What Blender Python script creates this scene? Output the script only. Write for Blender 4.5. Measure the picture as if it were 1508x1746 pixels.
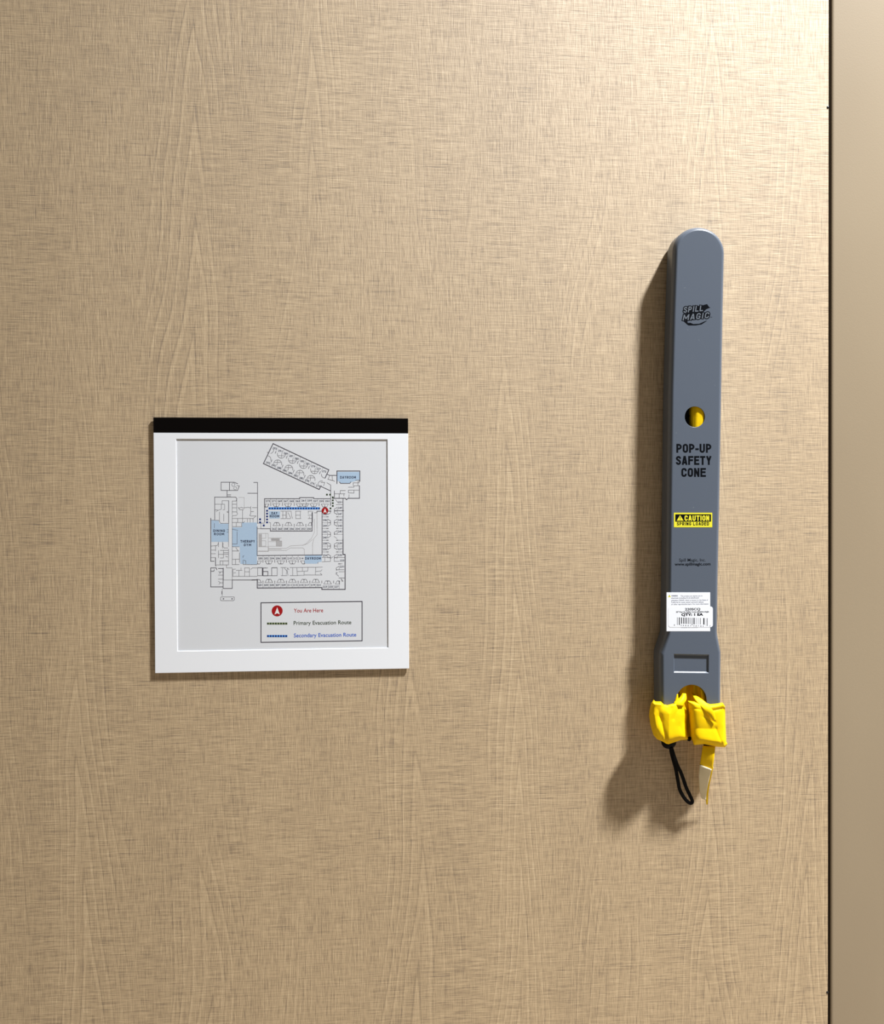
import bpy, bmesh, math, random
from mathutils import Vector, Matrix

random.seed(7)
for o in list(bpy.data.objects):
    bpy.data.objects.remove(o, do_unlink=True)
scene = bpy.context.scene
C = scene.collection

# ------------------------------------------------------------------ camera
W, H, F = 1508, 1746, 1581.0
U = 0.0007                      # metres on the wall for one photo pixel
CAM = Vector((0.0, -1.107, 1.42))
YAW, PITCH, ROLL = math.radians(4.75), math.radians(-0.6), math.radians(-0.2)
RM = (Matrix.Rotation(-YAW, 3, 'Z') @ Matrix.Rotation(math.pi / 2 + PITCH, 3, 'X')
      @ Matrix.Rotation(ROLL, 3, 'Z'))
cd = bpy.data.cameras.new('camera')
cd.sensor_fit = 'VERTICAL'
cd.sensor_height = 36.0
cd.sensor_width = 36.0
cd.lens = F / H * 36.0
cd.clip_start = 0.01
cam = bpy.data.objects.new('camera', cd)
cam.matrix_world = Matrix.Translation(CAM) @ RM.to_4x4()
C.objects.link(cam)
scene.camera = cam

# ------------------------------------------------------------------ light
world = bpy.data.worlds.new('world')
scene.world = world
world.use_nodes = True
bg = world.node_tree.nodes['Background']
bg.inputs[0].default_value = (1.0, 0.92, 0.80, 1)
bg.inputs[1].default_value = 0.13

ld = bpy.data.lights.new('ceiling_downlight', 'AREA')
ld.shape = 'DISK'
ld.size = 0.26
ld.energy = 238
ld.spread = math.radians(132)
ld.color = (0.97, 0.985, 1.0)
key = bpy.data.objects.new('ceiling_downlight', ld)
key.location = (1.62, -0.92, CAM.z + 2.62)
C.objects.link(key)

scene.view_settings.view_transform = 'Standard'
scene.view_settings.look = 'None'
scene.view_settings.exposure = 0.0
scene.view_settings.gamma = 1.0
scene.view_settings.use_curve_mapping = False


# ------------------------------------------------------------------ helpers
def Q(x, y, h=0.0):
    """Point h metres in front of the wall that the photo pixel (x, y) shows."""
    d = RM @ Vector((x - W / 2, -(y - H / 2), -F))
    t = (-h - CAM.y) / d.y
    return CAM + d * t


def new_obj(name, bm, mat, parent=None, label=None, smooth=None):
    me = bpy.data.meshes.new(name)
    bm.normal_update()
    bm.to_mesh(me)
    bm.free()
    o = bpy.data.objects.new(name, me)
    C.objects.link(o)
    if mat:
        me.materials.append(mat)
    if parent:
        o.parent = parent
        o.matrix_parent_inverse = parent.matrix_world.inverted()
    if label:
        o['label'] = label
    if smooth is not None:
        for p in me.polygons:
            p.use_smooth = True
        me.set_sharp_from_angle(angle=math.radians(smooth))
    return o


def empty(name, loc, label, cat):
    o = bpy.data.objects.new(name, None)
    o.location = loc
    o.empty_display_size = 0.02
    C.objects.link(o)
    o['label'] = label
    o['category'] = cat
    bpy.context.view_layer.update()
    return o


def box_bm(bm, x0, x1, y0, y1, z0, z1):
    v = [bm.verts.new((x, y, z)) for x in (x0, x1) for y in (y0, y1) for z in (z0, z1)]
    for f in ((0, 1, 3, 2), (4, 6, 7, 5), (0, 4, 5, 1), (2, 3, 7, 6), (0, 2, 6, 4), (1, 5, 7, 3)):
        bm.faces.new([v[i] for i in f])
    bmesh.ops.recalc_face_normals(bm, faces=bm.faces)


# ------------------------------------------------------------------ materials
def mat(name, col, rough=0.5, spec=0.5, metal=0.0, sheen=0.0):
    m = bpy.data.materials.new(name)
    m.use_nodes = True
    b = m.node_tree.nodes['Principled BSDF']
    b.inputs['Base Color'].default_value = (*col, 1)
    b.inputs['Roughness'].default_value = rough
    b.inputs['Specular IOR Level'].default_value = spec
    b.inputs['Metallic'].default_value = metal
    b.inputs['Sheen Weight'].default_value = sheen
    return m


class NT:
    """Tiny node-tree helper."""
    def __init__(self, m):
        self.t = m.node_tree
        self.b = self.t.nodes['Principled BSDF']
        self.co = self.t.nodes.new('ShaderNodeTexCoord').outputs['Object']

    def link(self, a, b):
        self.t.links.new(a, b)

    def mapped(self, scale, loc=(0, 0, 0), src=None):
        n = self.t.nodes.new('ShaderNodeMapping')
        n.inputs['Scale'].default_value = scale
        n.inputs['Location'].default_value = loc
        self.link(src or self.co, n.inputs['Vector'])
        return n.outputs[0]

    def noise(self, scale, loc=(0, 0, 0), detail=2.0, rough=0.5, src=None):
        n = self.t.nodes.new('ShaderNodeTexNoise')
        n.inputs['Scale'].default_value = 1.0
        n.inputs['Detail'].default_value = detail
        n.inputs['Roughness'].default_value = rough
        self.link(self.mapped(scale, loc, src), n.inputs['Vector'])
        return n.outputs['Fac']

    def math(self, op, a, b=0.0, c=None, clamp=False):
        n = self.t.nodes.new('ShaderNodeMath')
        n.operation = op
        n.use_clamp = clamp
        for i, v in enumerate((a, b, c)):
            if v is None:
                continue
            if isinstance(v, (int, float)):
                n.inputs[i].default_value = v
            else:
                self.link(v, n.inputs[i])
        return n.outputs[0]

    def smooth(self, x, lo, hi, a=0.0, b=1.0):
        n = self.t.nodes.new('ShaderNodeMapRange')
        n.interpolation_type = 'SMOOTHSTEP'
        for k, v in (('From Min', lo), ('From Max', hi), ('To Min', a), ('To Max', b)):
            n.inputs[k].default_value = v
        self.link(x, n.inputs['Value'])
        return n.outputs[0]

    def ramp(self, x, stops):
        n = self.t.nodes.new('ShaderNodeValToRGB')
        e = n.color_ramp.elements
        while len(e) < len(stops):
            e.new(0.5)
        for el, (p, c) in zip(e, stops):
            el.position = p
            el.color = (*c, 1)
        self.link(x, n.inputs[0])
        return n.outputs[0]

    def bump(self, hgt, dist, strength=1.0):
        n = self.t.nodes.new('ShaderNodeBump')
        n.inputs['Distance'].default_value = dist
        n.inputs['Strength'].default_value = strength
        self.link(hgt, n.inputs['Height'])
        self.link(n.outputs[0], self.b.inputs['Normal'])


LAM_IOR = 1.9
LAM_ROUGH = 0.70
LAM_BUMP = 0.00024
LAM_TINT = (0.86, 0.80, 0.665)


def laminate():
    m = mat('woven_wood_laminate', (0.5, 0.36, 0.2), 0.5, 1.0)
    k = NT(m)
    # crossed threads
    h1 = k.noise((48, 0, 1050), (3, 0, 1), 2, 0.6)
    h2 = k.noise((15, 0, 640), (11, 0, 7), 3, 0.6)
    v1 = k.noise((1050, 0, 62), (5, 0, 2), 2, 0.6)
    v2 = k.noise((600, 0, 20), (1, 0, 9), 3, 0.6)
    hm = k.noise((5, 0, 5), (2, 0, 5), 2)        # where warp or weft shows more
    a = k.math('ADD', k.math('MULTIPLY', k.math('SUBTRACT', h1, 0.5), 0.95),
               k.math('MULTIPLY', k.math('SUBTRACT', h2, 0.5), 0.75))
    b = k.math('ADD', k.math('MULTIPLY', k.math('SUBTRACT', v1, 0.5), 0.9),
               k.math('MULTIPLY', k.math('SUBTRACT', v2, 0.5), 0.65))
    wgt = k.smooth(hm, 0.35, 0.65, 0.65, 1.2)
    a = k.math('MULTIPLY', a, wgt)
    b = k.math('MULTIPLY', b, k.math('SUBTRACT', 1.8, wgt))
    thr = k.math('ADD', a, b)
    # long dark pulled threads
    hd = k.smooth(k.noise((17, 0, 620), (31, 0, 17), 1), 0.66, 0.78)
    vd = k.smooth(k.noise((620, 0, 30), (41, 0, 3), 1), 0.68, 0.80)
    thr = k.math('SUBTRACT', thr, k.math('MULTIPLY', hd, 0.34))
    thr = k.math('SUBTRACT', thr, k.math('MULTIPLY', vd, 0.28))
    # cathedral grain: nested pointed arches in vertical strips
    sep = k.t.nodes.new('ShaderNodeSeparateXYZ')
    k.link(k.co, sep.inputs[0])
    X, Z = sep.outputs[0], sep.outputs[2]
    warp = k.math('MULTIPLY', k.math('SUBTRACT', k.noise((5, 0, 1.6), (7, 0, 3), 2), 0.5), 0.10)
    xs = k.math('ADD', X, warp)
    pp = k.t.nodes.new('ShaderNodeMath')
    pp.operation = 'PINGPONG'
    k.link(k.math('ADD', xs, 5.033), pp.inputs[0])
    pp.inputs[1].default_value = 0.062
    leg = k.math('MULTIPLY', k.math('POWER', k.math('DIVIDE', pp.outputs[0], 0.062), 1.2), 0.80)
    wob = k.math('MULTIPLY', k.math('SUBTRACT', k.noise((9, 0, 2.2), (13, 0, 8), 2, 0.45), 0.5), 0.30)
    f = k.math('ADD', k.math('ADD', Z, leg), wob)
    ph = k.math('MULTIPLY', f, 2 * math.pi / 0.13)
    ring = k.smooth(k.math('SINE', ph), 0.45, 0.95)
    edge = k.smooth(k.math('SINE', k.math('SUBTRACT', ph, 1.25)), 0.86, 1.0)
    msk = k.smooth(k.noise((8, 0, 1.6), (4, 0, 4), 2), 0.42, 0.60, 0.04, 1.0)
    msk = k.math('MULTIPLY', msk, k.smooth(pp.outputs[0], 0.034, 0.056, 1.0, 0.0))
    grain = k.math('MULTIPLY', k.math('SUBTRACT', k.math('MULTIPLY', ring, 0.13), k.math('MULTIPLY', edge, 0.15)), msk)
    band = k.math('MULTIPLY', k.math('SUBTRACT', k.noise((14, 0, 0.9), (21, 0, 1), 3), 0.5), 0.22)
    val = k.math('ADD', k.math('ADD', k.math('ADD', thr, grain), band), 0.5)
    k.b.inputs['IOR'].default_value = LAM_IOR
    col = k.ramp(val, [(p_, tuple(c_ * t_ for c_, t_ in zip(q_, LAM_TINT))) for p_, q_ in [(0.0, (0.14, 0.088, 0.042)), (0.28, (0.34, 0.238, 0.128)),
                       (0.5, (0.51, 0.376, 0.222)), (0.72, (0.65, 0.50, 0.32)), (1.0, (0.82, 0.68, 0.49))]])
    k.link(col, k.b.inputs['Base Color'])
    k.link(k.smooth(thr, -0.3, 0.3, LAM_ROUGH + .07, LAM_ROUGH - .05), k.b.inputs['Roughness'])
    k.bump(k.math('ADD', k.math('MULTIPLY', a, 0.75), k.math('MULTIPLY', b, 1.35)), LAM_BUMP, 0.8)
    return m


def painted_metal():
    m = mat('taupe_painted_metal', (0.44, 0.335, 0.215), 0.55, 0.3)
    k = NT(m)
    n = k.noise((800, 800, 800), (0, 0, 0), 2, 0.6)
    k.bump(n, 0.00011, 0.5)
    big = k.noise((6, 6, 3), (3, 0, 0), 2)
    k.link(k.ramp(big, [(0.3, (0.315, 0.246, 0.162)), (0.7, (0.340, 0.268, 0.178))]), k.b.inputs['Base Color'])
    return m


def plastic_grey():
    m = mat('slate_grey_plastic', (0.097, 0.117, 0.152), 0.33, 0.5)
    k = NT(m)
    n = k.noise((700, 700, 700), (0, 0, 0), 2, 0.6)
    k.bump(n, 0.00006, 0.5)
    spk = k.noise((260, 260, 260), (5, 5, 5), 1)
    k.link(k.ramp(spk, [(0.0, (0.097, 0.117, 0.152)), (0.79, (0.097, 0.117, 0.152)), (0.83, (0.16, 0.18, 0.21))]),
           k.b.inputs['Base Color'])
    return m


def fabric(name, c0, c1, rough=0.55):
    m = mat(name, c0, rough, 0.15)
    k = NT(m)
    wv = k.math('ADD', k.noise((900, 900, 120), (0, 0, 0), 1), k.noise((120, 120, 900), (2, 2, 2), 1))
    crease = k.noise((70, 70, 45), (8, 1, 2), 3, 0.6)
    k.link(k.ramp(k.noise((60, 60, 60), (1, 4, 2), 2), [(0.3, c0), (0.7, c1)]), k.b.inputs['Base Color'])
    k.bump(k.math('ADD', k.math('MULTIPLY', wv, 0.05), k.math('MULTIPLY', crease, 0.6)), 0.0012, 0.5)
    return m


def paper(name, c, rough=0.5, spec=0.4):
    m = mat(name, c, rough, spec)
    k = NT(m)
    n = k.noise((900, 900, 900), (0, 0, 0), 2)
    k.bump(n, 0.00003, 0.4)
    return m


M_LAM = laminate()
M_TRIM = painted_metal()
M_WALL2 = mat('plain_beige_wall_paint', (0.5, 0.42, 0.32), 0.7, 0.3)
M_DARK = mat('joint_shade_dark', (0.010, 0.006, 0.003), 0.9, 0.02)  # near-black colour carries the shade of the open joint
M_BUMP = mat('black_rubber', (0.012, 0.011, 0.011), 0.35, 0.5)
M_GREY = plastic_grey()
M_BLACKINK = mat('black_ink', (0.004, 0.005, 0.007), 0.7, 0.03)
M_GREYINK = mat('slate_ink', (0.13, 0.15, 0.18), 0.45, 0.4)
M_WHITE = paper('white_sign_plastic', (0.88, 0.91, 0.96), 0.42, 0.4)
M_BLACKBAR = mat('black_sign_strip', (0.003, 0.0022, 0.002), 0.3, 0.12)
M_SHEET = paper('printed_sheet', (0.72, 0.745, 0.785), 0.35, 0.4)
M_LINE = mat('plan_line_ink', (0.06, 0.055, 0.075), 0.5, 0.3)
M_THIN = mat('plan_thin_line_ink', (0.13, 0.125, 0.145), 0.5, 0.3)
M_FAINT = mat('plan_faint_line_ink', (0.40, 0.39, 0.40), 0.5, 0.3)
M_BLUE = mat('plan_blue_room_ink', (0.42, 0.56, 0.73), 0.5, 0.3)
M_NAVY = mat('plan_navy_lettering_ink', (0.015, 0.02, 0.06), 0.5, 0.3)
M_RED = mat('plan_red_ink', (0.36, 0.006, 0.008), 0.5, 0.3)
M_REDT = mat('plan_red_lettering_ink', (0.42, 0.010, 0.016), 0.5, 0.3)
M_GREEN = mat('plan_dark_green_ink', (0.016, 0.040, 0.010), 0.5, 0.3)
M_BLUER = mat('plan_blue_route_ink', (0.004, 0.10, 0.60), 0.5, 0.3)
M_LTBLUE = mat('plan_light_blue_route_ink', (0.10, 0.35, 0.85), 0.5, 0.3)
M_PALEGREEN = mat('plan_pale_green_ink', (0.30, 0.33, 0.20), 0.5, 0.3)
M_DKNAVY = mat('plan_route_dot_ink', (0.004, 0.02, 0.16), 0.5, 0.3)
M_PINWHITE = mat('plan_white_ink', (0.80, 0.80, 0.80), 0.5, 0.3)
M_LABEL = paper('white_label_paper', (0.84, 0.87, 0.93), 0.45, 0.35)
M_LABELINK = mat('label_grey_ink', (0.10, 0.11, 0.16), 0.5, 0.3)
M_YLABEL = mat('yellow_caution_ink', (0.80, 0.74, 0.035), 0.5, 0.3)
M_YEL = fabric('yellow_nylon', (0.87, 0.56, 0.001), (0.91, 0.61, 0.0015))
M_VELCRO = fabric('cream_hook_tape', (0.72, 0.64, 0.44), (0.78, 0.70, 0.50), 0.8)
M_WEB = fabric('black_webbing', (0.0025, 0.0025, 0.003), (0.004, 0.004, 0.0045), 0.8)
M_BEAD = mat('black_glossy_plastic', (0.003, 0.003, 0.003), 0.3, 0.07)
M_FLOOR = mat('beige_vinyl_floor', (0.38, 0.31, 0.23), 0.5, 0.3)

# ------------------------------------------------------------------ setting
GX = Q(1413, 873).x                       # right edge of the laminate
bm = bmesh.new()
box_bm(bm, -1.9, GX, 0.0, 0.022, 0.0, 4.2)
wall = new_obj('wall_back', bm, M_LAM)
wall['kind'] = 'structure'
wall['label'] = 'tan woven-texture wood laminate wall panel'
bv = wall.modifiers.new('edge', 'BEVEL')
bv.width = 0.0004
bv.segments = 2

# painted metal frame strip with a rounded near edge
bm = bmesh.new()
g, r, tw = 4.2 * U, 7.0 * U, 0.15
prof = [(GX + g, 0.022)]
for i in range(9):
    a = math.pi / 2 * i / 8
    prof.append((GX + g + r - r * math.cos(a), 0.0004 + r - r * math.sin(a)))
prof += [(GX + g + tw, 0.0004), (GX + g + tw, 0.022)]
lo = [bm.verts.new((x, y, 0.0)) for x, y in prof]
hi = [bm.verts.new((x, y, 4.2)) for x, y in prof]
for i in range(len(prof)):
    j = (i + 1) % len(prof)
    bm.faces.new((lo[i], lo[j], hi[j], hi[i]))
bm.faces.new(lo)
bm.faces.new(hi)
bmesh.ops.recalc_face_normals(bm, faces=bm.faces)
trim = new_obj('trim_1', bm, M_TRIM, smooth=30)
trim['kind'] = 'structure'
trim['label'] = 'taupe painted metal frame strip beside the laminate'

bm = bmesh.new()
box_bm(bm, -1.9, GX + g + tw, 0.0221, 0.06, 0.0, 4.2)
bk = new_obj('wall_core', bm, M_DARK)
bk['kind'] = 'structure'
bk['label'] = 'dark core behind the wall panel joint'
bm = bmesh.new()
box_bm(bm, GX + g + tw, 2.2, 0.001, 0.06, 0.0, 4.2)
wr = new_obj('wall_right', bm, M_WALL2)
wr['kind'] = 'structure'
wr['label'] = 'plain beige painted wall beyond the frame strip'
bm = bmesh.new()
box_bm(bm, -1.9, 2.2, -2.4, 0.06, -0.05, -0.0005)
fl = new_obj('floor', bm, M_FLOOR)
fl['kind'] = 'structure'
fl['label'] = 'beige vinyl floor below the wall'

bm = bmesh.new()                          # added near-black strip, stands in for the shade inside the joint
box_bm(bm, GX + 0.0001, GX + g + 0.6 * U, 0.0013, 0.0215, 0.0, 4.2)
new_obj('joint_shade_strip', bm, M_DARK, trim, 'added dark strip standing in for shade in the narrow joint')

for (px, py) in ((1412.2, 183), (1411.4, 1692)):      # two small rubber bumpers in the joint
    bm = bmesh.new()
    p = Q(px, py, 0.0)
    bmesh.ops.create_uvsphere(bm, u_segments=12, v_segments=8, radius=2.3 * U,
                              matrix=Matrix.Translation(p) @ Matrix.Diagonal((1, .45, 1, 1)))
    new_obj('joint_bumper', bm, M_BUMP, wall, 'tiny black rubber bumper', smooth=60)


# ------------------------------------------------------------------ flat print
def px_scale(x, y, h):
    return (Q(x + 1, y, h) - Q(x, y, h)).length


_cap = {}


def text_mesh(s, bold, shear=0.0, spacing=1.0):
    cu = bpy.data.curves.new('t', 'FONT')
    cu.body = s
    cu.size = 1.0
    cu.resolution_u = 3
    cu.offset = bold
    cu.shear = shear
    cu.space_character = spacing
    ob = bpy.data.objects.new('t', cu)
    C.objects.link(ob)
    dg = bpy.context.evaluated_depsgraph_get()
    me = bpy.data.meshes.new_from_object(ob.evaluated_get(dg))
    bpy.data.objects.remove(ob)
    bpy.data.curves.remove(cu)
    return me


def cap_height(bold):
    if bold not in _cap:
        me = text_mesh('H', bold)
        ys = [v.co.y for v in me.vertices]
        _cap[bold] = (min(ys), max(ys))
        bpy.data.meshes.remove(me)
    return _cap[bold]


def stroke_glyph(ch, w, sw):
    """centre lines of a bold condensed capital in a w x 1 box"""
    t = sw / 2
    l, r_, b, T = t, w - t, t, 1 - t
    R = (r_ - l) / 2
    cx = w / 2

    def arc_(x, y, rx_, ry_, a0, a1, n=10):
        return [(x + rx_ * math.cos(math.radians(a0 + (a1 - a0) * i / n)), y + ry_ * math.sin(math.radians(a0 + (a1 - a0) * i / n))) for i in range(n + 1)]
    top, bot = arc_(cx, T - R, R, R, 0, 180), arc_(cx, b + R, R, R, 180, 360)
    if ch == 'O':
        return [top + bot + [top[0]]]
    if ch == 'C':
        return [[(r_, .64)] + top + bot + [(r_, .36)]]
    if ch == 'G':
        return [[(r_, .66)] + top + bot + [(r_, .46), (cx, .46)]]
    if ch == 'S':
        return [[(r_, .69)] + top + [(l, .70), (l + .04, .61), (cx, .52), (r_ - .04, .42), (r_, .33)] + arc_(cx, b + R, R, R, 0, -180) + [(l, .31)]]
    if ch in 'PR':
        m = .44
        q = (T - m) / 2
        out = [[(l, 0), (l, 1)], [(l, T)] + arc_(r_ - q, T - q, q, q, 90, -90) + [(l, m)]]
        if ch == 'R':
            out.append([(cx, m), (r_, 0)])
        return out
    if ch == 'D':
        return [[(l, 0), (l, 1)], [(l, T)] + arc_(r_ - R, T - R, R, R, 90, 0) + arc_(r_ - R, b + R, R, R, 0, -90) + [(l, b)]]
    if ch == 'U':
        return [[(l, 1), (l, b + R)] + bot + [(r_, 1)]]
    if ch == 'A':
        return [[(t * .9, 0), (cx - t * .15, 1)], [(w - t * .9, 0), (cx + t * .15, 1)], [(w * .22, .27), (w * .78, .27)]]
    if ch == 'Y':
        return [[(t, 1), (cx, .42)], [(w - t, 1), (cx, .42)], [(cx, .5), (cx, 0)]]
    if ch == 'T':
        return [[(0, T), (w, T)], [(cx, T), (cx, 0)]]
    if ch in 'EFL':
        out = [[(l, 0), (l, 1)]]
        if ch != 'L':
            out += [[(l, T), (w, T)], [(l, .53), (w * .93, .53)]]
        if ch != 'F':
            out.append([(l, b), (w, b)])
        return out
    if ch == 'H':
        return [[(l, 0), (l, 1)], [(r_, 0), (r_, 1)], [(l, .52), (r_, .52)]]
    if ch == 'N':
        return [[(l, 0), (l, 1)], [(r_, 0), (r_, 1)], [(l, 1 - t * .6), (r_, t * .6)]]
    if ch == 'M':
        return [[(l, 0), (l * 1.3, 1)], [(r_, 0), (w - l * 1.3, 1)], [(l * 1.2, 1 - t * .4), (cx, .25)], [(w - l * 1.2, 1 - t * .4), (cx, .25)]]
    if ch == 'I':
        return [[(cx, 0), (cx, 1)]]
    if ch == '-':
        return [[(0, .40), (w, .40)]]
    return []


GW = {'I': .24, '-': .34, 'M': .80, ' ': .22, 'A': .60, 'Y': .60}


class Print:
    """Ink on a flat surface h metres in front of the wall, drawn in photo pixels."""
    def __init__(self, h, frame=None):
        self.h = h
        self.bm = bmesh.new()
        self.n = 0
        self.conv = frame or (lambda x, y: (x, y))

    def P(self, x, y):
        self.n += 1                       # overlapping strokes never share one plane
        return self.bm.verts.new(Q(x, y, self.h + (self.n // 4 % 60) * 4e-7))

    def poly(self, pts):
        pts = [self.conv(*p) for p in pts]
        self.bm.faces.new([self.bm.verts.new(Q(p[0], p[1], self.h)) for p in pts])

    def _seg(self, a, b, w):
        dx, dy = b[0] - a[0], b[1] - a[1]
        l = math.hypot(dx, dy) or 1e-6
        ex, ey = dx / l * w * 0.5, dy / l * w * 0.5
        nx, ny = -ey, ex
        a = (a[0] - ex * .8, a[1] - ey * .8)
        b = (b[0] + ex * .8, b[1] + ey * .8)
        self.bm.faces.new([self.P(a[0] + nx, a[1] + ny), self.P(b[0] + nx, b[1] + ny),
                           self.P(b[0] - nx, b[1] - ny), self.P(a[0] - nx, a[1] - ny)])

    def line(self, pts, w=1.0):
        """pts: flat tuple x0,y0,x1,y1,... ; w in photo pixels"""
        q = [self.conv(pts[i], pts[i + 1]) for i in range(0, len(pts), 2)]
        for a, b in zip(q, q[1:]):
            self._seg(a, b, w)

    def arc(self, cx, cy, r, a0, a1, w=1.0, n=12, ry=None):
        ry = ry or r
        pts = []
        for i in range(n + 1):
            a = math.radians(a0 + (a1 - a0) * i / n)
            pts += [cx + r * math.cos(a), cy + ry * math.sin(a)]
        self.line(pts, w)

    def rect(self, x0, y0, x1, y1):
        self.poly([(x0, y0), (x1, y0), (x1, y1), (x0, y1)])

    def disc(self, cx, cy, r, n=40):
        self.poly([(cx + r * math.cos(2 * math.pi * i / n), cy + r * math.sin(2 * math.pi * i / n)) for i in range(n)])

    def text(self, s, x0, x1, base, cap, bold=0.0, shear=0.0, rot=0.0, spacing=1.0):
        """left/right edge, baseline and cap height in frame units"""
        (x0, base), (x1, _), (_, yc) = self.conv(x0, base), self.conv(x1, base), self.conv(x0, base - cap)
        me = text_mesh(s, bold, shear, spacing)
        xs = [v.co.x for v in me.vertices]
        b0, b1 = cap_height(bold)
        k = px_scale(x0, base, self.h)
        sx = (x1 - x0) * k / (max(xs) - min(xs))
        sy = (base - yc) * k / (b1 - b0)
        o = Q(x0, base, self.h)
        ca, sa = math.cos(rot), math.sin(rot)
        vs = []
        for v in me.vertices:
            lx, lz = (v.co.x - min(xs)) * sx, (v.co.y - b0) * sy
            vs.append(self.bm.verts.new((o.x + lx * ca - lz * sa, o.y, o.z + lx * sa + lz * ca)))
        for p in me.polygons:
            self.bm.faces.new([vs[i] for i in p.vertices])
        bpy.data.meshes.remove(me)

    def bold(self, word, x0, x1, base, cap, sw=0.21, gap=0.07, extra=0.0, shear=0.0, rise=0.0, gw=0.56):
        """condensed bold capitals between x0 and x1; extra widens every stroke for a backing shape"""
        ws = [GW.get(c, gw) for c in word]
        tot = sum(ws) + gap * (len(word) - 1)
        kx = (x1 - x0) / tot
        ox, oy = self.conv(0, 0)
        kpx = self.conv(1, 0)[0] - ox
        cur = 0.0
        for c, w in zip(word, ws):
            for pl_ in stroke_glyph(c, w, sw):
                q = []
                for (gx, gy) in pl_:
                    X_ = x0 + (cur + gx + shear * gy) * kx
                    q.append((X_, base - gy * cap - rise * (X_ - x0)))
                pts = [self.conv(*z) for z in q]
                for i, (a, b) in enumerate(zip(pts, pts[1:])):
                    dx, dy = b[0] - a[0], b[1] - a[1]
                    l = math.hypot(dx, dy)
                    if l < 1e-9:
                        continue
                    hx, hy = sw * kx * kpx / 2, sw * cap * kpx / 2
                    ux, uy = dx / l, dy / l
                    wd = 2 * min(hx, hy) + extra * kpx
                    ex, ey = ux * wd * .5, uy * wd * .5
                    e0 = .12 if i else (.5 if extra > 20 else 0)
                    e1 = .12 if i < len(pts) - 2 else (.5 if extra > 20 else 0)
                    a2 = (a[0] - ex * e0, a[1] - ey * e0)
                    b2 = (b[0] + ex * e1, b[1] + ey * e1)
                    self.bm.faces.new([self.P(a2[0] - ey, a2[1] + ex), self.P(b2[0] - ey, b2[1] + ex),
                                       self.P(b2[0] + ey, b2[1] - ex), self.P(a2[0] + ey, a2[1] - ex)])
            cur += w + gap

    def done(self, name, m, parent, label=None):
        bmesh.ops.recalc_face_normals(self.bm, faces=self.bm.faces)
        for f in self.bm.faces:
            if f.normal.y > 0:
                f.normal_flip()
        return new_obj(name, self.bm, m, parent, label)


# ------------------------------------------------------------------ evacuation sign
HS = 0.0034                                    # face of the sign above the wall
HW = 0.0025                                    # printed sheet, sunk in the window
TL, TR, BR, BL = Q(262, 712, HS), Q(696, 713, HS), Q(698, 1140, HS), Q(264, 1148, HS)
sx0, sx1 = (TL.x + BL.x) / 2, (TR.x + BR.x) / 2
sz1, sz0 = (TL.z + TR.z) / 2, (BL.z + BR.z) / 2
zbar = Q(480, 738.5, HS).z
wx0, wx1 = Q(301.5, 930, HS).x, Q(661.5, 930, HS).x
wz1, wz0 = Q(480, 749, HS).z, Q(480, 1107.5, HS).z

sign = empty('evacuation_sign', (0.5 * (sx0 + sx1), 0, sz0),
             'square white evacuation map sign with a black strip along its top', 'sign')
bm = bmesh.new()
box_bm(bm, sx0 + .0012, sx1 - .0012, -0.0016, 0.0, sz0 + .0012, sz1 - .0012)
new_obj('back_plate', bm, M_BLACKBAR, sign, 'black backing plate')

bm = bmesh.new()
box_bm(bm, sx0, sx1, -HS, -0.0015, zbar, sz1)
o = new_obj('header_strip', bm, M_BLACKBAR, sign, 'glossy black strip')
md = o.modifiers.new('b', 'BEVEL'); md.width = .0003; md.segments = 2

# white face with a window
bm = bmesh.new()
xs, zs = [sx0, wx0, wx1, sx1], [sz0, wz0, wz1, zbar]
for yy in (-HS, -0.0015):
    grid = [[bm.verts.new((x, yy, z)) for z in zs] for x in xs]
    for i in range(3):
        for j in range(3):
            if (i, j) != (1, 1):
                bm.faces.new((grid[i][j], grid[i + 1][j], grid[i + 1][j + 1], grid[i][j + 1]))
    if yy == -HS:
        g0 = grid
g1 = grid
ring_o = [(0, 0), (1, 0), (2, 0), (3, 0), (3, 1), (3, 2), (3, 3), (2, 3), (1, 3), (0, 3), (0, 2), (0, 1)]
ring_i = [(1, 1), (2, 1), (2, 2), (1, 2)]
for ring in (ring_o, ring_i):
    for q in range(len(ring)):
        a, b = ring[q], ring[(q + 1) % len(ring)]
        bm.faces.new((g0[a[0]][a[1]], g0[b[0]][b[1]], g1[b[0]][b[1]], g1[a[0]][a[1]]))
bmesh.ops.recalc_face_normals(bm, faces=bm.faces)
o = new_obj('face_frame', bm, M_WHITE, sign, 'white face with a square window')
md = o.modifiers.new('b', 'BEVEL'); md.width = .00035; md.segments = 2; md.limit_method = 'ANGLE'

bm = bmesh.new()
box_bm(bm, wx0 - .002, wx1 + .002, -HW, -0.0016, wz0 - .002, wz1 + .002)
sheet = new_obj('map_sheet', bm, M_SHEET, sign, 'pale grey printed floor plan sheet')


def frm(x0, y0, k):
    return lambda x, y: (x0 + x / k, y0 + y / k)


fA, fB, fC = frm(340, 740, 10.771), frm(440, 740, 7.937), frm(340, 860, 9.7)
fD, fE, fF, fG = frm(430, 840, 8.378), frm(430, 920, 8.378), frm(430, 1015, 7.54), frm(530, 830, 9.189)
e = 0.00002

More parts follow.
